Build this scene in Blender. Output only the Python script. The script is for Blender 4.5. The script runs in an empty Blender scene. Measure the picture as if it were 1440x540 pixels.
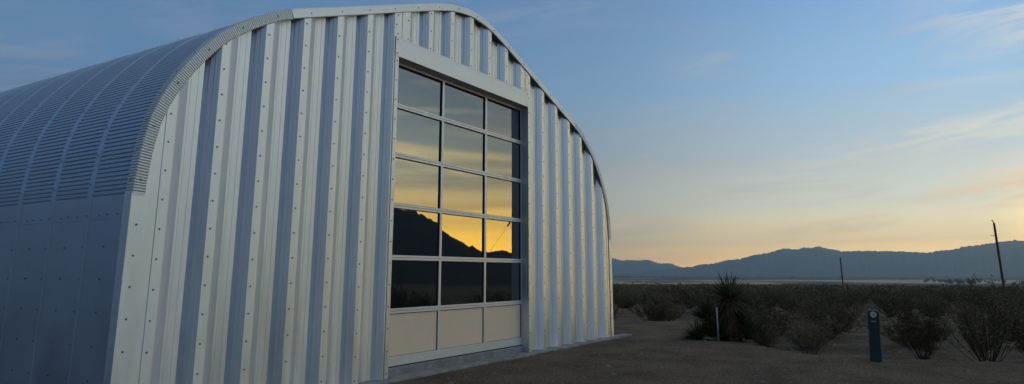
import bpy, bmesh, math, random
from mathutils import Vector, noise
random.seed(7)
R = math.radians
P = 0.4572            # rib spacing of the end wall, metres
D = 5.386             # distance of the end wall from the camera
CH = 1.173            # camera height
C = bpy.context.scene.collection
MEMO = {}

# ------------------------------------------------------------------ helpers
def tag(o, label=None, cat=None, group=None, kind=None):
    if label: o['label'] = label
    if cat: o['category'] = cat
    if group: o['group'] = group
    if kind: o['kind'] = kind
    return o

def empty(name, loc, rz=0, **k):
    o = bpy.data.objects.new(name, None); C.objects.link(o)
    o.location = loc; o.rotation_euler = (0, 0, rz); o.empty_display_size = .3
    return tag(o, **k)

class MB:
    def __init__(s): s.v = []; s.f = []; s.m = []
    def add(s, vs, fs, mi=0):
        n = len(s.v); s.v += [tuple(v) for v in vs]
        s.f += [tuple(i + n for i in f) for f in fs]; s.m += [mi] * len(fs); return s
    def box(s, a, b, mi=0):
        x0, y0, z0 = a; x1, y1, z1 = b
        return s.add([(x0,y0,z0),(x1,y0,z0),(x1,y1,z0),(x0,y1,z0),(x0,y0,z1),(x1,y0,z1),(x1,y1,z1),(x0,y1,z1)],
                     [(0,3,2,1),(4,5,6,7),(0,1,5,4),(1,2,6,5),(2,3,7,6),(3,0,4,7)], mi)
    def tube(s, pts, rads, n=6, mi=0, cap=True):
        pts = [Vector(p) for p in pts]; vs = []; fs = []
        for i, p in enumerate(pts):
            d = (pts[min(i+1, len(pts)-1)] - pts[max(i-1, 0)]).normalized()
            a = d.cross(Vector((0,0,1)) if abs(d.z) < .9 else Vector((1,0,0))).normalized(); b = d.cross(a)
            for k in range(n):
                t = 2*math.pi*k/n; vs.append(p + (a*math.cos(t) + b*math.sin(t))*rads[i])
        for i in range(len(pts)-1):
            for k in range(n):
                fs.append((i*n+k, i*n+(k+1)%n, (i+1)*n+(k+1)%n, (i+1)*n+k))
        if cap:
            fs.append(tuple(range(n-1, -1, -1))); fs.append(tuple((len(pts)-1)*n+k for k in range(n)))
        return s.add(vs, fs, mi)
    def build(s, name, mats, parent=None, smooth=False, bevel=0):
        me = bpy.data.meshes.new(name); me.from_pydata(s.v, [], s.f)
        if not isinstance(mats, (list, tuple)): mats = [mats]
        for m in mats: me.materials.append(m)
        if len(mats) > 1: me.polygons.foreach_set('material_index', s.m)
        if smooth: me.polygons.foreach_set('use_smooth', [True]*len(me.polygons))
        me.update()
        o = bpy.data.objects.new(name, me); C.objects.link(o)
        if parent: o.parent = parent
        if bevel:
            b = o.modifiers.new('bevel', 'BEVEL'); b.width = bevel; b.segments = 2; b.limit_method = 'ANGLE'
        return o

def lerp(a, b, t): return a + (b-a)*t
def sstep(a, b, x):
    t = max(0., min(1., (x-a)/(b-a))); return t*t*(3-2*t)
def interp(tab, x):
    if x <= tab[0][0]: return tab[0][1]
    for (a, b), (c, d) in zip(tab, tab[1:]):
        if x <= c: return lerp(b, d, (x-a)/(c-a) if c > a else 0)
    return tab[-1][1]

# ------------------------------------------------------------------ materials
def mat(name, col, rough=.8, metal=0., spec=.5, ior=None, noise_amt=0., noise_scale=5., stretch=(1,1,1),
        col2=None, bump=0., bump_scale=50., bump_dist=.01, rough_var=0., coord='Object', detail=6, aniso=0.):
    m = bpy.data.materials.new(name); m.use_nodes = True
    nt = m.node_tree; b = nt.nodes['Principled BSDF']
    b.inputs['Base Color'].default_value = (*col, 1); b.inputs['Roughness'].default_value = rough
    b.inputs['Metallic'].default_value = metal; b.inputs['Specular IOR Level'].default_value = spec
    if ior: b.inputs['IOR'].default_value = ior
    if aniso:      # rolled sheet: the grain runs up the wall
        b.inputs['Anisotropic'].default_value = aniso; cz = nt.nodes.new('ShaderNodeCombineXYZ'); cz.inputs[2].default_value = 1
        nt.links.new(cz.outputs[0], b.inputs['Tangent'])
    tc = nt.nodes.new('ShaderNodeTexCoord'); mp = nt.nodes.new('ShaderNodeMapping')
    mp.inputs['Scale'].default_value = stretch; nt.links.new(tc.outputs[coord], mp.inputs[0])
    if col2 is not None or noise_amt or rough_var:
        n = nt.nodes.new('ShaderNodeTexNoise'); n.inputs['Scale'].default_value = noise_scale
        n.inputs['Detail'].default_value = detail; n.inputs['Roughness'].default_value = .62
        nt.links.new(mp.outputs[0], n.inputs['Vector'])
        if col2 is None: col2 = tuple(c*(1-noise_amt) for c in col)
        r = nt.nodes.new('ShaderNodeValToRGB')
        r.color_ramp.elements[0].position = .34; r.color_ramp.elements[1].position = .66
        r.color_ramp.elements[0].color = (*col2, 1); r.color_ramp.elements[1].color = (*col, 1)
        nt.links.new(n.outputs[0], r.inputs[0]); nt.links.new(r.outputs[0], b.inputs['Base Color'])
        if rough_var:
            mr = nt.nodes.new('ShaderNodeMapRange'); mr.inputs['From Min'].default_value = .3; mr.inputs['From Max'].default_value = .7
            mr.inputs['To Min'].default_value = rough-rough_var; mr.inputs['To Max'].default_value = rough+rough_var
            nt.links.new(n.outputs[0], mr.inputs[0]); nt.links.new(mr.outputs[0], b.inputs['Roughness'])
    if bump:
        n2 = nt.nodes.new('ShaderNodeTexNoise'); n2.inputs['Scale'].default_value = bump_scale; n2.inputs['Detail'].default_value = 5
        nt.links.new(mp.outputs[0], n2.inputs['Vector'])
        bp = nt.nodes.new('ShaderNodeBump'); bp.inputs['Strength'].default_value = bump; bp.inputs['Distance'].default_value = bump_dist
        nt.links.new(n2.outputs[0], bp.inputs['Height']); nt.links.new(bp.outputs[0], b.inputs['Normal'])
    return m

M = {}
M['galv'] = mat('galvalume', (.745,.79,.825), rough=.42, metal=.97, noise_amt=.16, noise_scale=4.2, stretch=(1,1,.22), rough_var=.05, bump=.10, bump_scale=2.2, bump_dist=.010, aniso=.7)
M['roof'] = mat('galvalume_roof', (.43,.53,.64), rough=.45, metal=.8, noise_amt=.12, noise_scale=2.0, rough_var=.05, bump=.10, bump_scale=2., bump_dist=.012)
M['trim'] = mat('galvalume_trim', (.68,.71,.725), rough=.45, metal=.75, noise_amt=.10, noise_scale=6., rough_var=.05)
M['frame'] = mat('white_aluminium', (.72,.72,.71), rough=.4, metal=.35, noise_amt=.05, noise_scale=8)
M['gasket'] = mat('black_gasket', (.02,.02,.02), rough=.6)
M['glass'] = mat('reflective_glass', (.006,.008,.009), rough=.012, ior=2.8, bump=.035, bump_scale=1.6, bump_dist=.006)
M['panel'] = mat('beige_panel', (.84,.66,.48), rough=.55, noise_amt=.06, noise_scale=3, bump=.15, bump_scale=250, bump_dist=.001)
M['screw'] = mat('screw_head', (.20,.21,.22), rough=.5, metal=.5)
M['conc'] = mat('concrete', (.30,.30,.29), rough=.9, col2=(.17,.17,.165), noise_scale=5, bump=.4, bump_scale=40, bump_dist=.006)
M['interior'] = mat('dark_liner', (.05,.05,.055), rough=.8)
M['rock'] = mat('mountain_rock', (.10,.085,.07), rough=1, spec=.1, col2=(.045,.04,.036), noise_scale=.004)
M['rockn'] = mat('near_mountain_rock', (.035,.033,.026), rough=1, spec=.05, col2=(.018,.018,.015), noise_scale=.03)
M['creosote'] = mat('creosote_leaf', (.185,.145,.072), rough=.8, spec=.1, col2=(.10,.082,.046), noise_scale=3.)
M['twig'] = mat('creosote_twig', (.075,.06,.045), rough=.9, spec=.1)
M['drygrass'] = mat('dry_brush', (.24,.19,.115), rough=.95, spec=.1, col2=(.13,.105,.065), noise_scale=3.)
M['yucca'] = mat('yucca_blade', (.10,.115,.055), rough=.6, spec=.2, col2=(.055,.066,.034), noise_scale=6.)
M['yuccadead'] = mat('yucca_dead_leaf', (.17,.105,.055), rough=.9, spec=.1, col2=(.08,.05,.03), noise_scale=9.)
M['bark'] = mat('yucca_trunk', (.10,.07,.05), rough=1, spec=.1, noise_amt=.4, noise_scale=20)
M['pole'] = mat('weathered_pole', (.13,.075,.05), rough=.9, noise_amt=.4, noise_scale=10, stretch=(1,1,.1))
M['stake'] = mat('pale_stake', (.62,.60,.52), rough=.6, noise_amt=.1)
M['green'] = mat('green_plastic', (.008,.046,.036), rough=.5, noise_amt=.2, noise_scale=6)
M['green2'] = mat('green_plastic_cap', (.008,.041,.033), rough=.45)
M['white'] = mat('white_sticker', (.72,.74,.70), rough=.5)
M['grey'] = mat('grey_print', (.38,.40,.38), rough=.5)
M['stone'] = mat('desert_stone', (.20,.185,.165), rough=.95, col2=(.10,.09,.08), noise_scale=4.)
M['wall'] = mat('pale_stucco', (.55,.52,.46), rough=.9); M['tin'] = mat('far_roof', (.32,.30,.29), rough=.7)
M['fartree'] = mat('far_tree', (.03,.035,.02), rough=1, spec=.05)
M['wire'] = mat('steel_wire', (.12,.12,.12), rough=.5, metal=.6)
M['ceramic'] = mat('insulator_ceramic', (.15,.10,.07), rough=.3)

# ------------------------------------------------------------------ arch outline (in rib units, z above camera)
UL, UR = 6.57, 26.65; UM = (UL+UR)/2
half = [(0,-2.5),(0,-1.),(0,.4),(0,1.34),(.025,1.75),(.09,2.3),(.22,2.85),(.49,3.44),(.87,4.03),(1.38,4.63),(1.95,5.09),(2.58,5.48),(3.1,5.72),
        (5.0,6.43),(7.0,7.18),(8.45,7.70),(9.1,7.88),(9.6,7.96),(UM-UL,7.99)]
outline = [(UL+a, z) for a, z in half] + [(UR-a, z) for a, z in half[-2::-1]]
def cr(p0,p1,p2,p3,t):
    return tuple(.5*((2*b)+(c-a)*t+(2*a-5*b+4*c-d)*t*t+(-a+3*b-3*c+d)*t**3) for a,b,c,d in zip(p0,p1,p2,p3))
dense = []
for i in range(len(outline)-1):
    p = [outline[max(0,min(len(outline)-1,j))] for j in (i-1,i,i+1,i+2)]
    straight = (i < 3 or i > len(outline)-5)
    for k in range(24):
        t = k/24
        dense.append((lerp(p[1][0],p[2][0],t), lerp(p[1][1],p[2][1],t)) if straight else cr(*p,t))
dense.append(outline[-1])
# arc-length table
S = [0.]
for a, b in zip(dense, dense[1:]): S.append(S[-1]+math.dist(a, b))
LT = S[-1]
def at_s(s):
    s = max(0, min(LT, s)); lo, hi = 0, len(S)-1
    while hi-lo > 1:
        m = (lo+hi)//2
        if S[m] <= s: lo = m
        else: hi = m
    t = (s-S[lo])/max(1e-9, S[hi]-S[lo]); a, b = dense[lo], dense[hi]
    p = (lerp(a[0],b[0],t), lerp(a[1],b[1],t)); dx, dz = b[0]-a[0], b[1]-a[1]; L = math.hypot(dx,dz)
    return p, (dz/L, -dx/L) if False else (-dz/L, dx/L)     # outward normal (left of travel)
def s_of(cond):
    for i, p in enumerate(dense):
        if cond(p): return S[i]
def top_z(u):           # height of the outline above position u
    best = None
    for a, b in zip(dense, dense[1:]):
        lo, hi = min(a[0],b[0]), max(a[0],b[0])
        if lo <= u <= hi and hi > lo:
            z = lerp(a[1], b[1], (u-a[0])/(b[0]-a[0]))
            if best is None or z > best: best = z
    return best if best is not None else -2.5
def W(u, y, z): return (u*P, y, z*P+CH)       # rib units -> world

s0 = s_of(lambda p: p[1] >= 1.34)
sA = s_of(lambda p: p[0] >= 9.67); sB = s_of(lambda p: p[0] >= 15.05); sC = s_of(lambda p: p[0] >= UR-3.1)
sD = LT - s0

bld = empty('metal_building', (UM*P, D+6, .03), 0,
    label='arched corrugated silver metal building with a tall glass overhead door, on a concrete slab', cat='building')
def part(mb, name, mats, parent=None, smooth=False, bevel=0, label=None):
    o = mb.build(name, mats, None, smooth, bevel)
    par = parent or bld
    o.parent = par
    # parent empties/meshes: keep world position
    off = Vector((0,0,0)); q = par
    while q: off += q.location; q = q.parent
    o.location = -off if par is bld else Vector((0,0,0))
    if label: o['label'] = label
    return o

# ---- roof: one arched panel per 2 ft, crimped round the shoulders
PW = 0.6096; NP = 20; CR = .082
def arch_samples():
    out = []          # (s, depth) ; depth = groove depth in metres
    s = 0.
    def flat(a, b, step):
        n = max(1, int((b-a)/step));
        for k in range(n): out.append((a+(b-a)*k/n, 0.))
    flat(0, s0, .6)
    def crimp(a, b):
        n = int((b-a)/CR)
        for k in range(n):
            q = a+(b-a)*k/n; w = (b-a)/n
            out.extend([(q, 0.), (q+w*.22, 1.), (q+w*.40, .12)])
    crimp(s0, sA); flat(sA, sC, .18); crimp(sC, sD); flat(sD, LT, .6); out.append((LT, 0.))
    return out
AS = arch_samples()
bolts = []
for i in range(NP):
    mb = MB(); y0 = D + i*PW
    # cross profile in y: overlap ridge at the front of each panel
    cols = [(0.,.0),(.003,.005),(.058,.005),(.063,0.),(.075,-1),(PW-.012,-1),(PW,0.)] if i else [(0.,.004),(.085,.004),(.092,0.),(.10,-1),(PW-.012,-1),(PW,0.)]
    nc = len(cols)
    for (s, g) in AS:
        (u, z), (nx, nz) = at_s(s)
        for (dy, h) in cols:
            hh = (-g*.0085) if h < 0 else h
            hh -= .012
            x, yy, zz = W(u, y0+dy, z); mb.v.append((x+nx*hh, yy, zz+nz*hh))
    for a in range(len(AS)-1):
        for c in range(nc-1):
            mb.f.append((a*nc+c, a*nc+c+1, (a+1)*nc+c+1, (a+1)*nc+c)); mb.m.append(0)
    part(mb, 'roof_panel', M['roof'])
    if i < 16:
        s = .15
        while s < LT*.62:
            (u, z), n = at_s(s); h = .004
            bolts.append((Vector(W(u, y0+(.03 if i else .04), z))+Vector((n[0],0,n[1]))*h*.3, Vector((n[0],0,n[1]))))
            if s < s0: bolts.append((Vector(W(u-.005, y0+.34, z)) + Vector((n[0],0,n[1]))*(-.011), Vector((n[0],0,n[1]))))
            s += .56
    if i < 16:
        for k in range(2):
            bolts.append((Vector((UL*P+.001, y0+.18+.26*k, CH+1.0*P)), Vector((-1,0,0))))
# lap seam of the lower side-wall sheets
mb = MB(); mb.box((UL*P+.0095, D+.1, CH+.93*P), (UL*P+.014, D+NP*PW, CH+.937*P))
part(mb, 'lap_seam', M['roof'])

# ---- end wall of ribbed panels
dep = .165*P
def rib_cols(u0, kind_start, ustart, uend):
    """(u, depth) polyline between ustart and uend for ribs whose proud flange starts at u0+k"""
    q = dep/P
    prof = [(0,0),(.165,0),(.20,.006),(.46,q),(.50,q),(.503,q+.005),(.512,q+.005),(.515,q),(.640,q),(.643,q+.006),(.654,q+.006),(.657,q),
            (.760,q),(.822,q*.72),(.826,q*.70-.004),(.842,q*.64-.008),(.846,q*.62),(.905,q*.375),(.909,q*.375-.008),(.925,q*.31-.008),(.929,q*.28),(.997,.0)]
    full = []
    k = math.floor(ustart-u0)-1
    while u0+k <= uend+1:
        full += [(u0+k+a, d) for a, d in prof]; k += 1
    out = []
    for (a, da), (b, db) in zip(full, full[1:]):
        if b <= ustart or a >= uend: continue
        if a < ustart:
            if not out: out.append((ustart, lerp(da, db, (ustart-a)/(b-a))))
        elif not out or out[-1][0] < a: out.append((a, da))
        if b > uend: out.append((uend, lerp(da, db, (uend-a)/(b-a))))
    return out
def panel(cols, zb, zt, lift=0.):
    mb = MB(); n = len(cols)
    for (u, d) in cols:
        zt_ = min(zt, top_z(u)-.03) if zt else top_z(u)-.03
        zb_ = min(zb, zt_-.01)
        mb.v.append(W(u, D+d*P-lift, zb_)); mb.v.append(W(u, D+d*P-lift, zt_))
    for i in range(n-1):
        mb.f.append((2*i, 2*i+2, 2*i+3, 2*i+1)); mb.m.append(0)
    return mb
# refine columns near the shoulders so the top edge follows the curve
def refine(cols, step=.06):
    out = [cols[0]]
    for (a, da), (b, db) in zip(cols, cols[1:]):
        n = max(1, int((b-a)/step))
        for k in range(1, n+1): out.append((lerp(a,b,k/n), lerp(da,db,k/n)))
    return out
ZB = -2.5; HT = 6.13; HB = 5.60
JL, JR = 13.24, 19.95
cl = [(UL+.01, 0), (6.84, 0), (6.845, .012), (7.05, .012), (7.055,0)] + rib_cols(8.055, 0, 7.056, 13.05) + [(13.051, 0), (13.14, 0)]
part(panel(refine(cl), ZB, None), 'wall_panel', M['galv'])
crt = rib_cols(19.94, 0, 19.98, 26.105) + [(26.12,0),(26.2,0),(26.205,.02),(26.235,.02),(26.24,0),(26.64,0)]
part(panel(refine(crt), ZB, None), 'wall_panel', M['galv'])
cg = [(13.142,0),(13.30,0),(13.305,.012),(13.36,.012),(13.365,0),(13.66,0)] + rib_cols(13.49, 0, 13.661, 19.47) + [(19.48,0),(19.72,0),(19.725,.012),(19.8,.012),(19.805,0),(19.975,0)]
part(panel(refine(cg), HT-.02, None), 'gable_panel', M['galv'])

# ---- header, jambs
DD = .25*P
mb = MB(); mb.box(W(13.10, D-.012, HB), W(19.955, D+.004, HT))
mb.box(W(13.24, D+.004, HB), W(19.95, D+DD, HB+.05))
mb.box(W(13.10, D-.014, HT-.035), W(19.955, D-.012, HT-.02))
part(mb, 'header_trim', M['trim'], bevel=.003)
for a, b, c in ((13.105, JL, 1), (JR, JR+.012, 1)):
    mb = MB(); mb.box(W(a, D-.008, ZB), W(b, D+.002, HB)); mb.box(W(b-.012 if a < 14 else a, D+.002, ZB), W(b if a < 14 else a+.012, D+DD+.06, HB))
    part(mb, 'door_jamb', M['trim'])

# ---- trims round the arch
def ring(sa, sb, w, crimp=False, lift=0., out=.0):
    mb = MB(); pts = []
    if crimp:
        pitch = .050; n = int((sb-sa)/pitch)
        for k in range(n):
            q = sa+(sb-sa)*k/n; pts += [(q, 0.), (q+pitch*.34, .0125), (q+pitch*.60, .0)]
        pts.append((sb, 0.))
    else:
        n = max(2, int((sb-sa)/.12)); pts = [(sa+(sb-sa)*k/n, 0.) for k in range(n+1)]
    for s, g in pts:
        (u, z), (nx, nz) = at_s(s)
        x, _, zz = W(u, 0, z)
        for (dn, dy) in ((.002, .085), (.002+out, -.008-lift), (-.006, -.014-lift+g), (-w*P+.008, -.014-lift+g), (-w*P, -.010-lift), (-w*P, .004)):
            if g and dn == .002+out: dn -= g*.4
            mb.v.append((x+nx*dn, D+dy, zz+nz*dn))
    for a in range(len(pts)-1):
        for c in range(5): mb.f.append((a*6+c, a*6+c+1, (a+1)*6+c+1, (a+1)*6+c)); mb.m.append(0)
    return mb
part(ring(s0-.02, sA, .225, True), 'edge_trim', M['trim'], label='crimped curved edge trim on the left shoulder')
part(ring(sA-.03, sB, .215, lift=.004, out=.004), 'edge_trim', M['trim'], label='straight edge trim on the left roof slope')
part(ring(sB-.02, LT-s_of(lambda p: p[0] >= 9.67)+.05, .215, lift=.001), 'edge_trim', M['trim'], label='edge trim over the peak and right slope')
part(ring(sC, sD+.02, .225, True, lift=.003), 'edge_trim', M['trim'], label='crimped curved edge trim on the right shoulder')
mb = MB(); mb.box(W(UL-.008, D-.010, ZB), W(UL+.27, D-.004, 1.36)); mb.box(W(UL-.012, D-.010, ZB), W(UL-.001, D+.09, 1.36))
part(mb, 'corner_trim', M['galv'], bevel=.002)
mb = MB(); mb.box(W(UR-.22, D-.010, ZB), W(UR+.008, D-.004, 1.36)); mb.box(W(UR+.001, D-.010, ZB), W(UR+.012, D+.09, 1.36))
part(mb, 'corner_trim', M['galv'], bevel=.002)

# ---- back wall, floor, slab
mb = MB(); yb = D+NP*PW-.01
vs = [W(u, yb, z) for u, z in dense[::6]] ; mb.add(vs, [tuple(range(len(vs)))])
part(mb, 'back_wall', M['galv'])
mb = MB(); mb.box((UL*P-.02, D+DD-.02, -.25), (UR*P+.02, D+NP*PW+.1, CH-2.315*P))
mb.box((UL*P-.35, D-.115, -.25), (UR*P+.62, D+DD-.03, CH+ZB*P))
part(mb, 'foundation_slab', M['conc'], bevel=.012)

# ---- overhead door
YD = D+DD+.012
dx0, dx1 = 13.335, 20.045
mb = MB()
door = MB()
cw = (dx1-dx0)/3; rows = [-2.285+1.333*k for k in range(7)]
sash = .062
def bar(x0, x1, z0, z1, y=YD, t=.045): door.box(W(x0, y-.004, z0), W(x1, y+t, z1))
bar(dx0, dx1, rows[0], rows[0]+.23); bar(dx0, dx1, rows[6]-.20, rows[6]+.0)
for k in range(1, 6): bar(dx0, dx1, rows[k]-.062, rows[k]-.004); bar(dx0, dx1, rows[k]+.004, rows[k]+.062)
for k in range(6):
    z0 = rows[k]+(.231 if k == 0 else .063); z1 = rows[k+1]-(.201 if k == 5 else .063)
    for x, w in ((dx0, .11), (dx0+cw-.05, .10), (dx0+2*cw-.05, .10), (dx1-.11, .11)): bar(x, x+w, z0, z1, y=YD+.001, t=.043)
od = part(door, 'overhead_door', M['frame'], bevel=.002)
def sub(mb, name, m, **k): 
    o = mb.build(name, m, od, **k); return o
gk = MB()
for k in range(6):
    z0 = rows[k]+(.231 if k == 0 else .063); z1 = rows[k+1]-(.201 if k == 5 else .063)
    for c in range(3):
        x0 = dx0+c*cw+(.11 if c == 0 else .05); x1 = dx0+(c+1)*cw-(.11 if c == 2 else .05)
        mb = MB()
        if k == 0:
            mb.box(W(x0+.006, YD+.012, z0+.004), W(x1-.022, YD+.024, z1-.008)); sub(mb, 'door_panel', M['panel'])
        else:
            j = [random.uniform(-.0022,.0022) for _ in range(3)]
            a, b = Vector(W(x0-.01, YD+.020, z0-.01)), Vector(W(x1+.01, YD+.026, z1+.01))
            mb.box(a, b)
            # each pane sits a hair out of true, so that reflections break from pane to pane
            mb.v = [(x, y+(x-a.x)*j[0]+(z-a.z)*j[1], z) for x, y, z in mb.v]
            sub(mb, 'glass_pane', M['glass'])
        e = .012
        for q in ((x0, x0+e, z0, z1), (x1-e*1.6, x1, z0, z1), (x0, x1, z1-e*1.3, z1), (x0, x1, z0, z0+e*.6)):
            gk.box(W(q[0], YD+.006, q[2]), W(q[1], YD+.018, q[3]))
sub(gk, 'gasket', M['gasket'])
mb = MB(); mb.box(W(dx0, YD+.01, rows[0]-.03), W(dx1, YD+.035, rows[0])); sub(mb, 'bottom_seal', M['gasket'])

# ---- screws
pts = []
def col_screws(u, z0, z1, ph=0., step=.523, y=-.001):
    z = z0+.07+ph
    while z < z1-.06: pts.append((Vector(W(u, D+y, z)), Vector((0,-1,0)))); z += step
rng = random.Random(3)
for k in range(-1, 6): col_screws(8.055+k+.075, ZB, top_z(8.13+k)-.25, rng.uniform(0,.2))
col_screws(6.70, ZB, 1.36, .1, y=-.011)
for k in range(0, 7): col_screws(19.94+k+.075+(.01 if k == 0 else 0), ZB, top_z(20.0+k)-.25, .0)
col_screws(26.5, ZB, 1.3, .1, y=-.011)
for k in range(1, 6): col_screws(13.49+k+.085, HT, top_z(13.6+k)-.2, 0)
col_screws(13.17, ZB, HT-.5, .05, y=-.009); col_screws(13.18, HT, 6.9, .02); col_screws(13.6, HT, 7., .0)
col_screws(19.56, HT, 6.95, 0); col_screws(19.9, HT, 6.8, 0)
for z in (HB+.08, HT-.08):
    pts.append((Vector(W(13.17, D-.013, z)), Vector((0,-1,0)))); pts.append((Vector(W(19.88, D-.013, z)), Vector((0,-1,0))))
s = s0+.25
while s < sD:
    (u, z), (nx, nz) = at_s(s); pts.append((Vector(W(u-nx*.11, D-.017, z-nz*.11)), Vector((0,-1,0)))); s += 1.
def dome(n=7, r=.0078):
    mb = MB(); vs = []; fs = []
    for (rr, h) in ((1.25*r, 0), (1.25*r, .15*r), (.9*r, .2*r), (.8*r, .7*r)):
        for k in range(n): t = 2*math.pi*k/n; vs.append((rr*math.cos(t), rr*math.sin(t), h))
    for a in range(3):
        for k in range(n): fs.append((a*n+k, a*n+(k+1)%n, (a+1)*n+(k+1)%n, (a+1)*n+k))
    fs.append(tuple(3*n+k for k in range(n)))
    return vs, fs
dv, df = dome()
def orient(nrm): return nrm.to_track_quat('Z', 'Y')
cam0 = Vector((0,0,CH))
pts.sort(key=lambda q: (q[0]-cam0).length)
me = bpy.data.meshes.new('screw'); me.from_pydata(dv, [], df); me.materials.append(M['screw'])
off = -bld.location
for (p, n) in pts[:100]:
    o = bpy.data.objects.new('screw', me); C.objects.link(o); o.parent = bld; o.location = p+off
    o.rotation_mode = 'QUATERNION'; o.rotation_quaternion = orient(n)
mb = MB()
for (p, n) in pts[100:]:
    q = orient(n); mb.add([p+q@Vector(v) for v in dv], df)
for (p, n) in bolts:
    q = orient(n); mb.add([p+q@(Vector(v)*.8) for v in dv], df)
o = part(mb, 'screws', M['screw']); o['kind'] = 'stuff'

# ------------------------------------------------------------------ ground
PAD = [(17,30),(17.2,9),(17,7.35),(17,6.3),(17.4,5.43),(16.2,5.0),(15.05,4.77),(13.9,4.39),(12.9,3.7),(12.5,3.),(11.8,2.34),(11.5,1.85),(11.05,1.14),(11.5,.5),(11.7,.04),(11.7,-.67),(12,-3),(13,-14),(-10,-18),(-14,8),(-10,30)]
def inside(x, y):
    c = False; n = len(PAD)
    for i in range(n):
        x1, y1 = PAD[i]; x2, y2 = PAD[(i+1)%n]
        if (y1 > y) != (y2 > y) and x < (x2-x1)*(y-y1)/(y2-y1)+x1: c = not c
    return c
def pdist(x, y):
    best = 1e9
    for i in range(len(PAD)):
        x1, y1 = PAD[i]; x2, y2 = PAD[(i+1)%len(PAD)]
        dx, dy = x2-x1, y2-y1; t = max(0, min(1, ((x-x1)*dx+(y-y1)*dy)/(dx*dx+dy*dy)))
        d = math.hypot(x-x1-t*dx, y-y1-t*dy)
        if d < best: best = d
    return best if inside(x, y) else -best
def gz(x, y, want=False):
    r = math.hypot(x, y)
    base = 0.
    if r > 26: base = -.0162*(min(r, 1400)-26)
    if r < 40:
        sd = pdist(x, y) + .18*noise.noise((x*1.3, y*1.3, 0)) + .07*noise.noise((x*5, y*5, 3))
        g = sstep(-.34, .10, sd)
    else: g = 0.
    near = sstep(60, 30, r)
    z = base - (1-g)*.17*near
    z += (1-g)*(.07*noise.noise((x*.35, y*.35, 1)) + .035*noise.noise((x*1.2, y*1.2, 2)) + .012*noise.noise((x*4, y*4, 2)))*(1 if r < 60 else 1.5)
    if r > 60: z += .35*noise.noise((x*.02, y*.02, 4))*sstep(60, 200, r)
    z += g*(.010*noise.noise((x*1.1, y*1.1, 5)) + .006*noise.noise((x*4, y*4, 6)) )
    if r > 6000: z += (r-6000)*.004
    return (z, g) if want else z
azs = []
a = -180.
while a < 180:
    azs.append(a); a += .45 if 45 <= a < 118 else (1.5 if 20 <= a < 160 else 4.)
rs = [0.]; r = .5
while r < 11000:
    rs.append(r); r += .12 if r < 22 else max(.25, r*.045)
mb = MB(); gr = []; tn = []
mb.v.append((0,0,gz(0,0))); gr.append(1.); tn.append(0.)
for r in rs[1:]:
    for a in azs:
        x, y = r*math.sin(R(a)), r*math.cos(R(a)); z, g = gz(x, y, True); mb.v.append((x, y, z)); gr.append(g)
        # tan dry fields on the valley floor: patches drawn out across the view
        t = 0.
        if 1250 < r < 5500:
            n1 = noise.noise((x/900., y/900., 7)) + .5*noise.noise((x/260., y/260., 8))
            t = sstep(1250, 1550, r)*sstep(3600, 2500, r)*sstep(-.02, .16, n1) + .2*sstep(.15, .4, n1)*sstep(5500, 3600, r)
        tn.append(t)
na = len(azs)
for k in range(na): mb.f.append((0, 1+(k+1)%na, 1+k))
for i in range(len(rs)-2):
    for k in range(na):
        b0 = 1+i*na; b1 = b0+na
        mb.f.append((b0+k, b0+(k+1)%na, b1+(k+1)%na, b1+k))
mb.m = [0]*len(mb.f)
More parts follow.
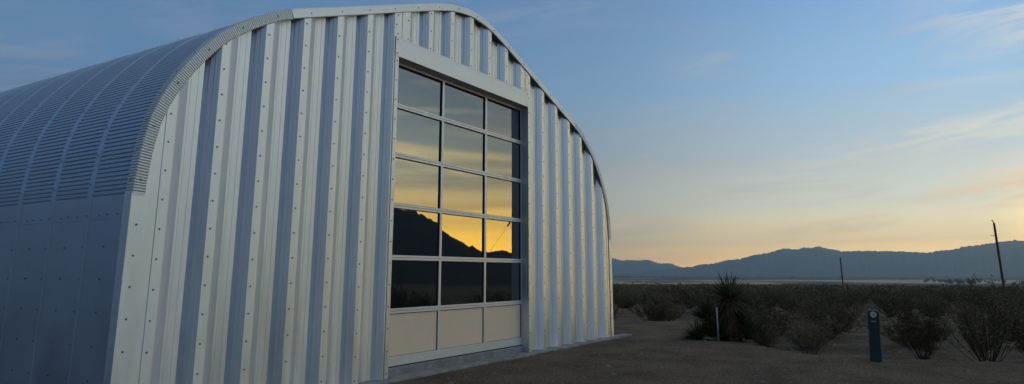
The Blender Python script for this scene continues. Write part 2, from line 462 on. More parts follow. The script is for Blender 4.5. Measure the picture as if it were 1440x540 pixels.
def ground_mat():
    m = bpy.data.materials.new('desert_ground'); m.use_nodes = True; nt = m.node_tree; N = nt.nodes; L = nt.links
    b = N['Principled BSDF']; b.inputs['Roughness'].default_value = 1; b.inputs['Specular IOR Level'].default_value = .1
    tc = N.new('ShaderNodeTexCoord')
    def nz(scale, detail=8, rough=.6):
        n = N.new('ShaderNodeTexNoise'); n.inputs['Scale'].default_value = scale; n.inputs['Detail'].default_value = detail
        n.inputs['Roughness'].default_value = rough; L.new(tc.outputs['Object'], n.inputs['Vector']); return n
    def ramp(src, stops):
        r = N.new('ShaderNodeValToRGB'); e = r.color_ramp.elements
        while len(e) < len(stops): e.new(.5)
        for q, (p, c) in zip(e, stops): q.position = p; q.color = (*c, 1)
        L.new(src, r.inputs[0]); return r
    def mix(f, a, b_, mode='MIX'):
        x = N.new('ShaderNodeMix'); x.data_type = 'RGBA'; x.blend_type = mode
        if isinstance(f, float): x.inputs[0].default_value = f
        else: L.new(f, x.inputs[0])
        L.new(a, x.inputs[6]); L.new(b_, x.inputs[7]); return x.outputs[2]
    grav = ramp(nz(38, 12, .8).outputs[0], [(.32,(.05,.036,.023)),(.5,(.155,.115,.075)),(.64,(.42,.32,.22))])
    gpat = ramp(nz(1.3, 9, .7).outputs[0], [(.35,(.55,.55,.56)),(.62,(1,1,1))])
    gravel = mix(1., grav.outputs[0], gpat.outputs[0], 'MULTIPLY')
    sand = ramp(nz(1.1, 10, .65).outputs[0], [(.34,(.085,.062,.042)),(.55,(.16,.122,.083)),(.68,(.25,.20,.145))])
    sgr = ramp(nz(40, 8, .7).outputs[0], [(.3,(.6,.6,.6)),(.6,(1,1,1))])
    sand = mix(1., sand.outputs[0], sgr.outputs[0], 'MULTIPLY')
    far = ramp(nz(.012, 10, .7).outputs[0], [(.36,(.03,.026,.018)),(.6,(.062,.05,.035))])
    cd = N.new('ShaderNodeVectorMath'); cd.operation = 'LENGTH'; L.new(tc.outputs['Object'], cd.inputs[0])
    mr = N.new('ShaderNodeMapRange'); mr.inputs['From Min'].default_value = 60; mr.inputs['From Max'].default_value = 300; L.new(cd.outputs['Value'], mr.inputs[0])
    c = mix(mr.outputs[0], sand, far.outputs[0])
    at = N.new('ShaderNodeAttribute'); at.attribute_name = 'tan'
    tanc = ramp(nz(.006, 8, .6).outputs[0], [(.35,(.38,.26,.15)),(.6,(.55,.40,.23))])
    c = mix(at.outputs['Fac'], c, tanc.outputs[0])
    ag = N.new('ShaderNodeAttribute'); ag.attribute_name = 'gravel'
    c = mix(ag.outputs['Fac'], c, gravel)
    L.new(c, b.inputs['Base Color'])
    bp = N.new('ShaderNodeBump'); bp.inputs['Strength'].default_value = .9; bp.inputs['Distance'].default_value = .03
    L.new(nz(38, 8, .7).outputs[0], bp.inputs['Height'])
    L.new(bp.outputs[0], b.inputs['Normal'])
    return m
g = mb.build('ground', ground_mat(), smooth=True); g['kind'] = 'structure'
for nm, arr in (('gravel', gr), ('tan', tn)):
    at = g.data.attributes.new(nm, 'FLOAT', 'POINT'); at.data.foreach_set('value', arr)

# ------------------------------------------------------------------ mountains
def ridge(name, prof, dist, depth, base, m, jag, a0, a1, step, rows=14):
    mb = MB(); cols = []
    a = a0
    while a <= a1: cols.append(a); a += step
    for a in cols:
        el = interp(prof, a); el += jag*noise.noise((a*5, 0, 1)) + jag*.8*noise.noise((a*14, 0, 2)) + jag*.5*noise.noise((a*34, 0, 2)); el = max(el, .12)
        zc = math.tan(R(el))*dist + CH
        for k in range(rows+5):
            if k <= rows:
                t = k/rows; d = dist-depth*(1-t)
                sp = noise.noise((a*2.4*dist/7000, t*2.2, 5)) + .5*noise.noise((a*6*dist/7000, t*3., 6))
                z = base + (zc-base)*(t**1.25)*(1 - (1-t)*.30*(.5+sp))
            else:
                t = (k-rows)/4; d = dist+depth*t; z = zc + (base-zc)*t
            mb.v.append((d*math.sin(R(a)), d*math.cos(R(a)), z))
    n = rows+5
    for i in range(len(cols)-1):
        for k in range(n-1): mb.f.append((i*n+k, i*n+k+1, (i+1)*n+k+1, (i+1)*n+k)); mb.m.append(0)
    o = mb.build(name, m, smooth=True); o['kind'] = 'structure'; return o
ML = [(0,.6),(20,.9),(35,.7),(50,1.2),(60,1.0),(64,1.2),(66.12,1.15),(66.43,1.13),(66.87,.96),(67.5,1.02),(68.12,.97),(69.17,1.02),(69.61,.83),(70.1,.7),(70.61,.76),(70.96,.68),(71.42,.49),(72.2,.3),(74,.12)]
MR = [(68.5,.12),(69.6,.2),(70.5,.3),(71.42,.37),(72.0,.43),(72.53,.45),(73.01,.62),(74.23,.72),(75.07,.94),(76.13,1.05),(77.2,1.35),(78.24,1.48),(79.29,1.82),(80.34,1.72),(80.8,1.89),(81.19,1.79),(81.72,1.95),(82.41,1.76),(83.43,1.55),(85,1.56),(86.67,1.51),(87.95,1.44),(88.87,1.37),(89.51,1.51),(90.34,1.56),(91.05,1.77),(92.05,1.87),(93.03,2.04),(93.97,2.11),(94.39,2.07),(96,2.2),(99,2.0),(104,1.7),(112,1.1),(120,.5)]
MN = [(112,.3),(117,.9),(120,1.35),(121.5,1.56),(121.91,1.74),(122.31,1.88),(122.72,1.85),(123.25,1.68),(123.89,1.74),(124.24,1.97),(124.7,2.2),(125.23,2.19),(125.7,2.65),(126.58,3.),(127.17,3.51),(127.64,3.97),(128.17,4.03),(128.93,4.6),(129.69,4.88),(130.62,4.98),(131.49,5.15),(136,5.8),(142,6.3),(150,5.6),(160,4.4),(172,3.2),(185,1.8),(200,.6)]
ridge('mountain_range', ML, 8600, 1200, -22, M['rock'], .07, 0, 74, .12)
ridge('mountain_range', MR, 7000, 1500, -23, M['rock'], .08, 68.5, 120, .06, 20)
ridge('mountain', MN, 1200, 380, -19, M['rockn'], .20, 112, 200, .25)

# ------------------------------------------------------------------ plants
def bush_mesh(name, rg, h, w, stems, leaves, lsz, droop=.1, spread=1., mats=('creosote','twig')):
    mb = MB(); tips = []
    for i in range(stems):
        az = rg.uniform(0, 2*math.pi); out = w*.5*rg.uniform(.15, 1.)**.8*spread; hh = h*rg.uniform(.55, 1.)*(1-.25*(out/(w*.5))**2)
        p0 = Vector((rg.gauss(0,.025), rg.gauss(0,.025), -.05)); p3 = Vector((math.cos(az)*out, math.sin(az)*out, hh))
        ps = []
        for k in range(5):
            t = k/4; q = p0.lerp(p3, t); q.x = p0.x+(p3.x-p0.x)*t**.8; q.y = p0.y+(p3.y-p0.y)*t**.8
            q += Vector((rg.gauss(0,.02), rg.gauss(0,.02), 0))*t*h; ps.append(q)
        r0 = rg.uniform(.004,.009)*max(.7,h); mb.tube(ps, [r0*(1-.19*k) for k in range(5)], 3, 1, cap=False)
        for b in range(5):
            k = rg.randint(1, 3); q = ps[k].lerp(ps[k+1], rg.random()); e = q+Vector((rg.gauss(0,.12), rg.gauss(0,.12), rg.uniform(.05,.22)))*h*.8
            mb.tube([q, q.lerp(e,.5)+Vector((rg.gauss(0,.01),)*3), e], [r0*.5, r0*.4, r0*.2], 3, 1, cap=False); tips.append((q, e))
        tips.append((ps[2], ps[4]))
    for i in range(leaves):
        q, e = rg.choice(tips); c = q.lerp(e, rg.uniform(.25, 1.08)) + Vector((rg.gauss(0,1), rg.gauss(0,1), rg.gauss(0,1)))*.022*h
        c.z = max(c.z, .03)
        a = Vector((rg.gauss(0,1), rg.gauss(0,1), rg.gauss(0,1))).normalized(); b = a.orthogonal().normalized(); s = lsz*rg.uniform(.6, 1.4)
        mb.add([c-a*s, c+b*s*.45, c+a*s, c-b*s*.45], [(0,1,2,3)], 0)
    me = bpy.data.meshes.new(name); me.from_pydata(mb.v, [], mb.f)
    for m_ in mats: me.materials.append(M[m_])
    me.polygons.foreach_set('material_index', mb.m); me.update(); return me
rg = random.Random(21)
protos = [bush_mesh('creosote_bush', rg, 1., 1.25, 44, 4800, .017) for _ in range(3)]
protos += [bush_mesh('creosote_bush', rg, 1., 1.7, 50, 6000, .018) for _ in range(2)]
sparse = [bush_mesh('creosote_bush', rg, 1., 1.5, 46, 1700, .014) for _ in range(2)]
lows = [bush_mesh('dry_brush', rg, .6, 1.1, 34, 1400, .014, mats=('drygrass','twig')) for _ in range(2)]

def put(me, name, x, y, s, rz, **k):
    o = bpy.data.objects.new(name, me); C.objects.link(o); o.location = (x, y, gz(x, y)-.01)
    o.scale = (s[0], s[0], s[1]) if isinstance(s, tuple) else (s, s, s); o.rotation_euler = (0, 0, rz)
    return tag(o, **k)
near = [   # mesh, x, y, (width, height), label
 (sparse[0], 11.95, 1.95, (.52,.52), 'small bare twiggy bush at the gravel edge, next left of the green marker'),
 (sparse[1], 12.3, 2.75, (.42,.42), 'low bare twiggy bush at the gravel edge, just right of the yucca'),
 (protos[0], 12.9, .50, (.70,1.0), 'upright dark bush at the gravel edge, first to the right of the green marker'),
 (protos[3], 12.75, -.35, (.85,1.30), 'large dark creosote bush nearest the camera, in front of the tall leaning pole'),
 (protos[1], 13.2, -1.0, (.8,1.0), 'dark bush cut by the right edge of the photo'),
 (protos[2], 14.0, 8.15, (.8,.72), 'dark bush against the right rear corner of the metal building'),
 (protos[4], 19.3, 6.9, (.8,.62), 'dark round bush behind the open gravel, first to the right of the building'),
 (protos[0], 19.0, 5.4, (.85,.75), 'dark bush behind the open gravel, between the building and the yucca'),
 (protos[4], 14.6, 3.3, (.8,.95), 'brownish dense bush close behind the yucca on its right'),
]
for me_, x, y, s, lb in near: put(me_, 'creosote_bush', x, y, s, rg.uniform(0,6), label=lb, cat='bush')
def clear(x, y, d):
    if inside(x, y): return False
    r = math.hypot(x, y); a = math.degrees(math.atan2(x, y))
    if r < 14.8+1.5*math.sin(a*.9) and 83 < a < 92: return False       # open sand around the marker
    if 17 < r < 20 and 75 < a < 88 and rg.random() < .6: return False
    return all(math.hypot(x-b[1], y-b[2]) > d for b in near) and math.hypot(x-12.9, y-3.43) > 1.4
spots = []
tries = 0
while len(spots) < 285 and tries < 40000:
    tries += 1
    r = 13+ (rg.random()**.75)*47; a = rg.uniform(62.5, 97.5); x, y = r*math.sin(R(a)), r*math.cos(R(a))
    if y > D-.3 and x < 13.5: continue
    dens = .45+.55*sstep(14, 24, r)
    if noise.noise((x*.22, y*.22, 9)) < .12-.35*dens-.2*sstep(20,40,r) or not clear(x, y, .9): continue
    if any(math.hypot(x-q[0], y-q[1]) < .75 for q in spots): continue
    spots.append((x, y, r))
for x, y, r in spots:
    low = rg.random() < .3
    if low: put(rg.choice(lows), 'dry_brush', x, y, rg.uniform(.6,1.1), rg.uniform(0,6), label='low dry straw-brown brush clump growing among the dark creosote beyond the gravel', cat='bush', group='dry brush clumps among the creosote')
    else:
        s = rg.uniform(.6, .95); put(rg.choice(protos), 'creosote_bush', x, y, (s*rg.uniform(1.,1.35), s*rg.uniform(.85,1.05)), rg.uniform(0,6), label='dark creosote bush among many others on the desert flat, away from the gravel edge', cat='bush', group='creosote bushes on the desert flat')
# far brush, one mass
mb = MB()
for i in range(12000):
    r = 45*((700/50.)**(rg.random()**.9)); a = rg.uniform(55, 104); x, y = r*math.sin(R(a)), r*math.cos(R(a))
    if y > D-1 and x < 14: continue
    z = gz(x, y); h = rg.uniform(.45,.95); w = rg.uniform(.6,1.5)*(1 if r < 150 else 1.6)
    for k in range(26 if r < 130 else 12):
        t = rg.random(); q = rg.uniform(0, 6.28); rr = w*.5*math.sqrt(rg.random())*(.5+.5*math.sin(math.pi*min(1,t+.15)))
        c = Vector((x+math.cos(q)*rr, y+math.sin(q)*rr, z+h*t*(1-.4*(rr/w)))); s = .085*(1 if r < 130 else 1.7)*rg.uniform(.6,1.3)
        u_ = Vector((rg.gauss(0,1), rg.gauss(0,1), rg.gauss(0,1))).normalized(); b = u_.orthogonal().normalized()
        mb.add([c-u_*s, c+b*s*.5, c+u_*s, c-b*s*.5], [(0,1,2,3)], 0 if rg.random() < .8 else 1)
tag(mb.build('far_brush', [M['creosote'], M['drygrass']]), 'mass of dark brush covering the plain out towards the valley', 'brush', kind='stuff')

# yucca
def blade(mb, p, d, L, w, mi, droop=0.):
    d = d.normalized(); side = d.cross(Vector((0,0,1)))
    if side.length < .05: side = Vector((1,0,0))
    side.normalize(); up = side.cross(d)
    ps = []
    for k in range(5):
        t = k/4; q = p+d*L*t+Vector((0,0,-droop*L*t*t)); ww = w*(.6+.9*t)*(1-t)**.8*1.2 if k < 4 else 0
        ps.append((q-side*ww*.5+up*ww*.12, q-up*ww*.1, q+side*ww*.5+up*ww*.12))
    vs = [v for tri in ps for v in tri]; fs = []
    for k in range(4):
        for j in range(2): fs.append((k*3+j, k*3+j+1, k*3+4+j, k*3+3+j))
    mb.add(vs, fs, mi)
def rosette(mb, c, n, L, w, lo=-.5, hi=1., mi=0, droop=.06, tilt=Vector((0,0,0))):
    for i in range(n):
        a = rg.uniform(0, 6.283); z = rg.uniform(lo, hi)
        d = Vector((math.cos(a)*math.sqrt(max(0,1-z*z*.9)), math.sin(a)*math.sqrt(max(0,1-z*z*.9)), z))+tilt
        blade(mb, c+Vector((rg.gauss(0,.02), rg.gauss(0,.02), rg.uniform(-.1,.03))), d, L*rg.uniform(.75,1.08), w, mi, droop)
def crownset(root, specs):
    for (x, y, z, n, L, tilt, lo) in specs:
        mb = MB(); rosette(mb, Vector((x,y,z)), n, L, .028, lo=lo, tilt=tilt); mb.build('leaf_rosette', M['yucca'], root)
yx, yy = 12.9, 3.45
yr = empty('yucca', (yx, yy, gz(yx,yy)), 0, label='tall shaggy spiky yucca with dead leaf skirt at the gravel edge behind a pale stake', cat='yucca')
mb = MB(); mb.tube([(0,0,-.05),(.01,.0,.3),(.0,-.02,.6),(0,-.02,.92)], [.11,.095,.085,.07], 9); mb.build('trunk', M['bark'], yr)
mb = MB()
for i in range(620):
    a = rg.uniform(0,6.283); z = rg.uniform(.14,.86); d = Vector((math.cos(a)*.42, math.sin(a)*.42, -1)); 
    blade(mb, Vector((math.cos(a)*.08, math.sin(a)*.08-.02, z)), d, rg.uniform(.22,.46), .024, 0, -.2)
mb.build('dead_leaf_skirt', M['yuccadead'], yr)
vx = Vector((.26,-.97,0))     # unit vector across the view (screen right) in ground plane, pointing -Y mostly
crownset(yr, [(0,-.02,.80,260,.54,Vector((0,0,.18)),-.75)])
sp = []
for (t, z, n, L) in ((-.36,.48,190,.38),(-.30,.20,190,.38),(-.52,.12,150,.38),(.30,.18,190,.42),(.52,.06,140,.40),(-.12,.12,150,.38),(.22,.42,120,.30),(.08,.04,110,.36)):
    sp.append((vx.x*t-.05, vx.y*t, z, n, L, Vector((vx.x*t, vx.y*t, .3)), -.25))
crownset(yr, sp)

# pale stake in front of the yucca
mb = MB(); mb.tube([(0,0,-.1),(0,0,.565),(0,0,.572)], [.014,.014,.009], 10)
o = mb.build('stake', M['stake'], smooth=True); o.location = (12.62, 3.58, gz(12.62,3.58)); tag(o, 'thin pale upright stake standing in front of the yucca', 'stake')
# stub post in the brush
mb = MB(); mb.tube([(0,0,-.2),(0,0,1.0),(.0,0,1.03)], [.04,.04,.025], 7)
o = mb.build('post', M['yuccadead']); o.location = (45.5, 5.2, gz(45.5,5.2)-.1); tag(o, 'short pale post in the far brush right of the thin distant pole', 'post')

# tall pole on the right
def pole(x, y, h, r0, r1, lean, label, fit=True):
    z = gz(x, y); rt = empty('pole', (x, y, z), 0, label=label, cat='pole')
    n = 8; mb = MB(); mb.tube([(lean[0]*t/n*h, lean[1]*t/n*h, -.3+(h+.3)*t/n) for t in range(n+1)], [lerp(r0, r1, t/n) for t in range(n+1)], 10)
    mb.build('shaft', M['pole'], rt, smooth=True)
    if fit:
        tx, ty = lean[0]*h, lean[1]*h
        mb = MB(); mb.tube([(tx,ty,h-.02),(tx-.01,ty+.03,h+.09),(tx-.02,ty+.07,h+.11)], [.018,.016,.013], 6); mb.build('top_bracket', M['wire'], rt)
        mb = MB(); mb.tube([(tx*.86,ty*.86-.03,h*.86),(tx*.86,ty*.86+.16,h*.86)], [.012,.012], 6); mb.build('side_peg', M['wire'], rt)
    return rt
gzp = gz(30.9,-1.6)
pole(30.9, -1.6, 2.95-gzp, .044, .036, (0, .012), 'tall thin rusty-brown pole leaning slightly, rising above the mountains at far right')
gzf = gz(56, 6.65)
pole(56, 6.65, 2.27-gzf, .06, .04, (0,.01), 'short thin dark distant pole against the mountains, left of the tall one', fit=False)

# green utility marker
mk = empty('utility_marker', (10.87, .975, gz(10.87,.975)), 0, label='dark green plastic utility marker post with round white sticker at gravel edge', cat='marker post')
def prism(mb, w0, w1, d0, d1, z0, z1, rc=.014):
    vs = []
    for z, w, d in ((z0,w0,d0),(z1,w1,d1)):
        for sx, sy in ((-1,-1),(1,-1),(1,1),(-1,1)):
            for k in range(4):
                a = math.atan2(sy,sx) - math.pi/4 + (math.pi/2)*k/3
                vs.append((sx*(w/2-rc)+rc*math.cos(a), sy*(d/2-rc)+rc*math.sin(a), z))
    n = 16; fs = [(k,(k+1)%n,n+(k+1)%n,n+k) for k in range(n)] + [tuple(range(n-1,-1,-1)), tuple(range(n,2*n))]
    mb.add(vs, fs)
mb = MB(); prism(mb, .150,.136,.11,.10, -.08, .425); mb.build('housing', M['green'], mk, smooth=False)
mb = MB(); prism(mb, .152,.142,.118,.110, .418, .655); prism(mb, .142,.118,.110,.085,.655,.672); mb.build('cap', M['green2'], mk)
mb = MB(); n = 20
mb.add([(.038*math.cos(2*math.pi*k/n), -.0625, .615+.038*math.sin(2*math.pi*k/n)) for k in range(n)]+[(.038*math.cos(2*math.pi*k/n), -.0605, .615+.038*math.sin(2*math.pi*k/n)) for k in range(n)],
       [tuple(range(n))]+[(k,(k+1)%n,n+(k+1)%n,n+k) for k in range(n)], 0)
mb.add([(.024*math.cos(2*math.pi*k/n), -.0632, .615+.024*math.sin(2*math.pi*k/n)) for k in range(n)], [tuple(range(n))], 1)
mb.build('round_sticker', [M['white'], M['grey']], mk)
mb = MB(); mb.box((-.028,-.0635,.517),(.028,-.0605,.531)); mb.build('label_plate', M['grey'], mk)
mk.rotation_euler = (R(0), R(2.2), R(-84))

# guy wire behind the camera, seen only as a reflection in the glass
gw = empty('guy_wire', (22.7,-6,gz(22.7,-6)), 0, label='thin guy wire with one insulator, seen only mirrored in the lower right door glass', cat='wire')
mb = MB(); mb.tube([(0,0,0),(7.6,0,6.2)], [.006,.006], 5); mb.build('cable', M['wire'], gw)
mb = MB(); mb.tube([(4.22,0,3.44),(4.28,0,3.49),(4.34,0,3.54),(4.42,0,3.61),(4.48,0,3.655)], [.02,.05,.035,.05,.02], 8); mb.build('insulator', M['ceramic'], gw)
up = empty('utility_pole', (30.32,-6,gz(30.32,-6)), 0, label='wooden utility pole to the right of the photo frame, holding the guy wire', cat='pole')
mb = MB(); mb.tube([(0,0,-.5),(0,0,6.6)], [.14,.10], 12); mb.build('shaft', M['pole'], up, smooth=True)
mb = MB(); mb.box((-.9,-.16,6.0),(.9,-.10,6.12)); mb.build('crossarm', M['pole'], up)
for q in (-.8,.8):
    mb = MB(); mb.tube([(q,-.13,6.12),(q,-.13,6.17),(q,-.13,6.21),(q,-.13,6.26)], [.02,.04,.03,.04], 8); mb.build('insulator', M['ceramic'], up)

# stones on the gravel, sticks and tufts
mb = MB(); rs_ = random.Random(5)
for i in range(9000):
    r = 4.5+rs_.random()**1.3*17; a = rs_.uniform(45, 100); x, y = r*math.sin(R(a)), r*math.cos(R(a))
    if y > D-.15 and x < 13: continue
    s = min(.05, .0055*math.exp(rs_.gauss(.4,.65))); z = gz(x, y)
    if not inside(x, y): s *= 1.8
    q = [Vector((rs_.uniform(.7,1.3)*sx, rs_.uniform(.7,1.3)*sy, rs_.uniform(.5,.9)*sz)) for sx, sy, sz in ((1,0,0),(-1,0,0),(0,1,0),(0,-1,0),(0,0,1),(0,0,-1))]
    mb.add([(x+v.x*s, y+v.y*s, z+v.z*s) for v in q], [(0,2,4),(2,1,4),(1,3,4),(3,0,4),(2,0,5),(1,2,5),(3,1,5),(0,3,5)])
tag(mb.build('pebbles', M['stone']), 'loose pebbles scattered over the gravel', 'pebbles', kind='stuff')

# valley: far houses and tree clumps
def house(az, r, w, d, h, rot, label):
    x, y = r*math.sin(R(az)), r*math.cos(R(az)); z = gz(x, y)
    rt = empty('farm_house', (x, y, z), rot, label=label, cat='house')
    mb = MB(); mb.box((-w/2,-d/2,-1),(w/2,d/2,h)); mb.add([(-w/2,-d/2,h),(w/2,-d/2,h),(w/2,d/2,h),(-w/2,d/2,h),(-w/2,0,h+1.6),(w/2,0,h+1.6)], [(0,4,3),(1,2,5)]); mb.build('wall', M['wall'], rt)
    mb = MB(); e = .5
    for s in (-1, 1):
        mb.add([(-w/2-e,s*(d/2+e),h-.2),(w/2+e,s*(d/2+e),h-.2),(w/2+e,0,h+1.75),(-w/2-e,0,h+1.75),(-w/2-e,s*(d/2+e),h-.35),(w/2+e,s*(d/2+e),h-.35),(w/2+e,0,h+1.6),(-w/2-e,0,h+1.6)],
               [(0,1,2,3),(4,5,6,7),(0,1,5,4),(1,2,6,5),(0,3,7,4)])
    mb.build('roof', M['tin'], rt)
    for k in (-.3,.05,.32):
        mb = MB(); mb.box((w*k-.6,-d/2-.05,1.),(w*k+.6,-d/2+.02,2.1)); mb.build('window', M['gasket'], rt)
house(66.9, 1750, 14, 9, 3.4, R(20), 'tiny pale house on the valley floor close beside the metal building')
house(68.6, 1900, 12, 8, 3.2, R(60), 'tiny pale house on the valley floor between the building and the yucca')
house(85.6, 1600, 22, 9, 3.0, R(5), 'long low pale farm shed on the valley floor, right of the thin distant pole')
house(92.2, 2100, 18, 9, 3.4, R(15), 'tiny pale house on the valley floor just left of the tall brown pole')
mb = MB()
for i in range(150):
    if i < 60: a = rg.gauss(90.5,1.0); r = rg.uniform(1750,2300)
    elif i < 95: a = rg.gauss(94.6,.5); r = rg.uniform(1500,1800)
    else: a = rg.uniform(60,100); r = rg.uniform(2500,5200)
    x, y = r*math.sin(R(a)), r*math.cos(R(a)); z = gz(x, y); h = rg.uniform(4,9); w = h*rg.uniform(.8,1.6)*(1 if r < 2500 else 3)
    for k in range(60):
        v = Vector((rg.gauss(0,1), rg.gauss(0,1), rg.gauss(0,1))).normalized()*rg.random()**.4
        c = Vector((x+v.x*w/2, y+v.y*w/2, z+h*.55+v.z*h*.5)); s = h*.13; u_ = Vector((rg.gauss(0,1), rg.gauss(0,1), rg.gauss(0,1))).normalized(); b = u_.orthogonal()
        mb.add([c-u_*s, c+b*s, c+u_*s, c-b*s], [(0,1,2,3)])
tag(mb.build('far_trees', M['fartree']), 'dark clumps of trees scattered across the far valley floor', 'trees', kind='stuff')

# ------------------------------------------------------------------ haze
mb = MB(); mb.box((-2500,-3500,-60),(9800,9400,420))
hz = mb.build('haze', None if False else bpy.data.materials.new('haze_air')); hz['kind'] = 'stuff'; hz['label'] = 'thin blue evening haze over the valley'; hz['category'] = 'haze'
m = hz.data.materials[0]; m.use_nodes = True; nt = m.node_tree; nt.nodes.clear()
ou = nt.nodes.new('ShaderNodeOutputMaterial'); pv = nt.nodes.new('ShaderNodeVolumePrincipled')
pv.inputs['Color'].default_value = (.54,.80,1,1); pv.inputs['Density'].default_value = 1.4e-4; pv.inputs['Anisotropy'].default_value = .45
nt.links.new(pv.outputs[0], ou.inputs['Volume'])

# ------------------------------------------------------------------ sky
SAZ = 130.
w = bpy.data.worlds.new('World'); bpy.context.scene.world = w; w.use_nodes = True
nt = w.node_tree; N = nt.nodes; L = nt.links; bg = N['Background']
def srgb(*c): return tuple(((v/255)/12.92 if v/255 <= .04045 else ((v/255+.055)/1.055)**2.4) for v in c)
tc = N.new('ShaderNodeTexCoord'); sx = N.new('ShaderNodeSeparateXYZ'); L.new(tc.outputs['Generated'], sx.inputs[0])
def math_(op, a, b=None, c=None, clamp=False):
    n = N.new('ShaderNodeMath'); n.operation = op; n.use_clamp = clamp
    for i, v in enumerate((a, b, c)):
        if v is None: continue
        if isinstance(v, (int, float)): n.inputs[i].default_value = v
        else: L.new(v, n.inputs[i])
    return n.outputs[0]
def mrange(v, a, b, c=0., d=1., kind='SMOOTHSTEP'):
    n = N.new('ShaderNodeMapRange'); n.interpolation_type = kind
    for i, q in zip((1,2,3,4), (a,b,c,d)): n.inputs[i].default_value = q
    L.new(v, n.inputs[0]); return n.outputs[0]
def cramp(v, stops, k=.1):
    r = N.new('ShaderNodeValToRGB'); e = r.color_ramp.elements; r.color_ramp.interpolation = 'LINEAR'
    while len(e) < len(stops): e.new(.5)
    for q, (p, c) in zip(e, stops): q.position = p; q.color = tuple(min(1., x*k) for x in c)+(1,)
    L.new(v, r.inputs[0]); return r.outputs[0]
def cmix(f, a, b, mode='MIX'):
    x = N.new('ShaderNodeMix'); x.data_type = 'RGBA'; x.blend_type = mode; x.clamp_factor = True
    if isinstance(f, (int, float)): x.inputs[0].default_value = f
    else: L.new(f, x.inputs[0])
    for i, q in ((6, a), (7, b)):
        if isinstance(q, tuple): x.inputs[i].default_value = (*q, 1)
        else: L.new(q, x.inputs[i])
    return x.outputs[2]
z = sx.outputs['Z']; hl = math_('SQRT', math_('ADD', math_('MULTIPLY', sx.outputs['X'], sx.outputs['X']), math_('ADD', math_('MULTIPLY', sx.outputs['Y'], sx.outputs['Y']), 1e-5)))
ca = math_('DIVIDE', math_('ADD', math_('MULTIPLY', sx.outputs['X'], math.sin(R(SAZ))), math_('MULTIPLY', sx.outputs['Y'], math.cos(R(SAZ)))), hl)
zz = math_('MAXIMUM', z, 0.)
away = cramp(zz, [(0,srgb(96,100,106)),(.06,srgb(100,112,126)),(.14,srgb(98,122,150)),(.26,srgb(103,142,182)),(.40,srgb(96,134,178)),(.62,srgb(112,130,155)),(1,srgb(128,138,150))])  # unseen zenith, here and in mid, greyed and brightened to light the ground
mid = cramp(zz, [(0,(2.4,1.30,.30)),(.03,(1.85,1.22,.44)),(.055,(1.15,.92,.50)),(.09,(.68,.68,.54)),(.15,(.41,.49,.52)),(.19,(.34,.44,.52)),(.24,srgb(136,170,198)),(.36,srgb(112,149,190)),(.6,srgb(120,141,165)),(1,srgb(130,140,150))])
sun = cramp(zz, [(0,(10,5,.35)),(.04,(9.9,5.4,.35)),(.07,(7.2,4.4,.6)),(.10,(3.3,2.35,.85)),(.13,(1.4,1.4,.90)),(.2,(.52,.72,.80)),(.27,(.28,.44,.60)),(.40,(.30,.42,.53)),(.7,(.22,.27,.34)),(1,(.22,.26,.30))])
f1 = mrange(ca, 0., .60); f2 = mrange(ca, .78, .985)
gain = mrange(ca, .40, .84, 1.04, 1.66)
vm = N.new('ShaderNodeVectorMath'); vm.operation = 'SCALE'; L.new(mid, vm.inputs[0]); L.new(gain, vm.inputs['Scale'])
sky = cmix(f2, cmix(f1, away, vm.outputs[0]), sun)
# cirrus
az_ = math_('ARCTAN2', sx.outputs['X'], sx.outputs['Y'])
cb = N.new('ShaderNodeCombineXYZ'); L.new(math_('MULTIPLY', az_, 2.3), cb.inputs[0]); L.new(math_('ADD', math_('MULTIPLY', zz, 15.), math_('MULTIPLY', az_, -1.3)), cb.inputs[1])
n1 = N.new('ShaderNodeTexNoise'); n1.inputs['Scale'].default_value = 1.25; n1.inputs['Detail'].default_value = 11; n1.inputs['Roughness'].default_value = .60; n1.inputs['Distortion'].default_value = 1.3; L.new(cb.outputs[0], n1.inputs['Vector'])
n2 = N.new('ShaderNodeTexNoise'); n2.inputs['Scale'].default_value = .6; n2.inputs['Detail'].default_value = 3; L.new(cb.outputs[0], n2.inputs['Vector'])
cl_ = math_('MULTIPLY', mrange(n1.outputs[0], .43, .74), mrange(n2.outputs[0], .33, .60))
cc = cmix(mrange(ca, .70, .99), cmix(mrange(zz, .02, .4), srgb(215,195,170), srgb(160,170,188)), (3.2,2.3,.95))
cc2 = cmix(1., cc, (.1,.1,.1), 'MULTIPLY')
clf = math_('MULTIPLY', cl_, math_('MULTIPLY', mrange(ca, .4, .97, .36, .50, 'LINEAR'), mrange(zz, .42, .14, .50, 1.)))
sky = cmix(clf, sky, cc2)
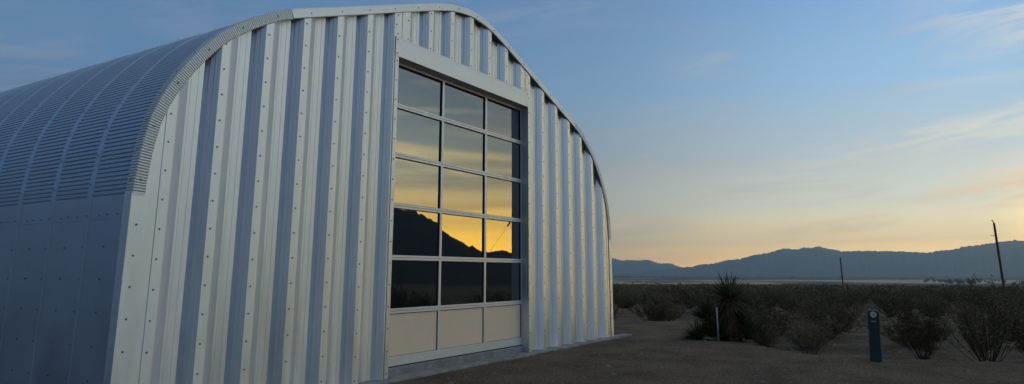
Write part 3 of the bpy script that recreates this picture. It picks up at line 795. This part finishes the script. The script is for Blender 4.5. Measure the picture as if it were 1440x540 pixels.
# single wisps: (azimuth, elevation, half width, half height, strength, colour)
cw = N.new('ShaderNodeCombineXYZ'); L.new(math_('MULTIPLY', az_, 9.), cw.inputs[0]); L.new(math_('ADD', math_('MULTIPLY', zz, 62.), math_('MULTIPLY', az_, -9.)), cw.inputs[1])
nw = N.new('ShaderNodeTexNoise'); nw.inputs['Scale'].default_value = 1.; nw.inputs['Detail'].default_value = 8; nw.inputs['Roughness'].default_value = .6; nw.inputs['Distortion'].default_value = .8; L.new(cw.outputs[0], nw.inputs['Vector'])
wn = mrange(nw.outputs[0], .36, .68)
for (wa, we, ww, wh, ws, wc) in ((94.5,6.0,5.5,1.7,.8,(.125,.092,.058)), (96,10.2,9.,1.2,.55,(.105,.100,.082)), (87,8.4,9.,1.7,.45,(.094,.088,.070)), (74.8,16.6,2.6,.8,.55,(.042,.050,.058)),
        (83,3.4,6.,.6,.5,(.12,.092,.055)), (68,4.0,6.,1.2,.25,(.075,.068,.05)), (72,12.,6.,1.6,.22,(.045,.052,.058)), (21,15.,5.,3.4,.34,(.032,.035,.042)), (33,19.5,6.,1.6,.22,(.032,.036,.043)), (58,21.,8.,1.0,.2,(.042,.046,.052))):
    da = math_('DIVIDE', math_('SUBTRACT', az_, R(wa)), R(ww)); de = math_('DIVIDE', math_('SUBTRACT', math_('SUBTRACT', zz, math.sin(R(we))), math_('MULTIPLY', math_('SUBTRACT', az_, R(wa)), .10)), math.sin(R(wh)))
    dd = math_('ADD', math_('MULTIPLY', da, da), math_('MULTIPLY', de, de))
    sky = cmix(math_('MULTIPLY', math_('MULTIPLY', mrange(dd, 1.6, 0.), wn), ws), sky, wc)
# darker, thin cloud bars near the sunset
n3 = N.new('ShaderNodeTexNoise'); n3.inputs['Scale'].default_value = 1.0; n3.inputs['Detail'].default_value = 6; n3.inputs['Roughness'].default_value = .5
cb3 = N.new('ShaderNodeCombineXYZ'); L.new(math_('MULTIPLY', ca, 6.), cb3.inputs[0]); L.new(math_('MULTIPLY', zz, 34.), cb3.inputs[1]); L.new(cb3.outputs[0], n3.inputs['Vector'])
bar_ = math_('MULTIPLY', mrange(n3.outputs[0], .42, .62), mrange(ca, .90, .98, 0, .42))
bar_ = math_('MULTIPLY', bar_, mrange(zz, .03, .10))
sky = cmix(bar_, sky, (.055,.055,.045))
# added gain on the unseen sky behind the camera, brightens the end wall
cv = math_('DIVIDE', math_('ADD', math_('MULTIPLY', sx.outputs['X'], math.sin(R(158))), math_('MULTIPLY', sx.outputs['Y'], math.cos(R(158)))), hl)
vg = math_('ADD', 1., math_('MULTIPLY', mrange(cv, .80, .97, 0, .75), mrange(zz, .06, .16)))
v2 = N.new('ShaderNodeVectorMath'); v2.operation = 'SCALE'; L.new(sky, v2.inputs[0]); L.new(vg, v2.inputs['Scale']); sky = v2.outputs[0]
ns = N.new('ShaderNodeTexSky'); ns.sky_type = 'NISHITA'; ns.sun_disc = False; ns.sun_elevation = R(1.); ns.sun_rotation = R(SAZ); ns.air_density = 1.; ns.dust_density = 1.; ns.ozone_density = 2.
nsm = cmix(1., ns.outputs[0], (.012,.012,.012), 'MULTIPLY')
sky = cmix(.08, sky, nsm)
below = cmix(mrange(z, -.06, -.005), (.004,.004,.003), sky)
L.new(below, bg.inputs['Color']); bg.inputs['Strength'].default_value = 10.0
w.cycles.sampling_method = 'MANUAL' if hasattr(w.cycles, 'sampling_method') else None
w.cycles.sample_map_resolution = 512

sl = bpy.data.lights.new('sun', 'SUN'); sl.energy = .6; sl.angle = R(.5); sl.color = (1,.72,.42)
so = bpy.data.objects.new('sun', sl); C.objects.link(so)
sd = Vector((math.sin(R(SAZ))*math.cos(R(1)), math.cos(R(SAZ))*math.cos(R(1)), math.sin(R(1))))
so.rotation_euler = sd.to_track_quat('Z', 'Y').to_euler(); so.location = (0,-20,20)

# ------------------------------------------------------------------ camera
cd = bpy.data.cameras.new('camera'); cam = bpy.data.objects.new('camera', cd); C.objects.link(cam)
cd.sensor_fit = 'HORIZONTAL'; cd.sensor_width = 36; cd.lens = 24.224; cd.shift_y = -(270-182.6)/1440
cam.location = (0, 0, CH); cam.rotation_euler = (R(90+11.71), 0, -R(58.10))
cd.clip_start = .05; cd.clip_end = 40000
sc = bpy.context.scene; sc.camera = cam
sc.view_settings.view_transform = 'Standard'; sc.view_settings.look = 'None'; sc.view_settings.exposure = 0; sc.view_settings.gamma = 1
sc.cycles.volume_bounces = 0; sc.cycles.max_bounces = 6; sc.cycles.volume_step_rate = 4
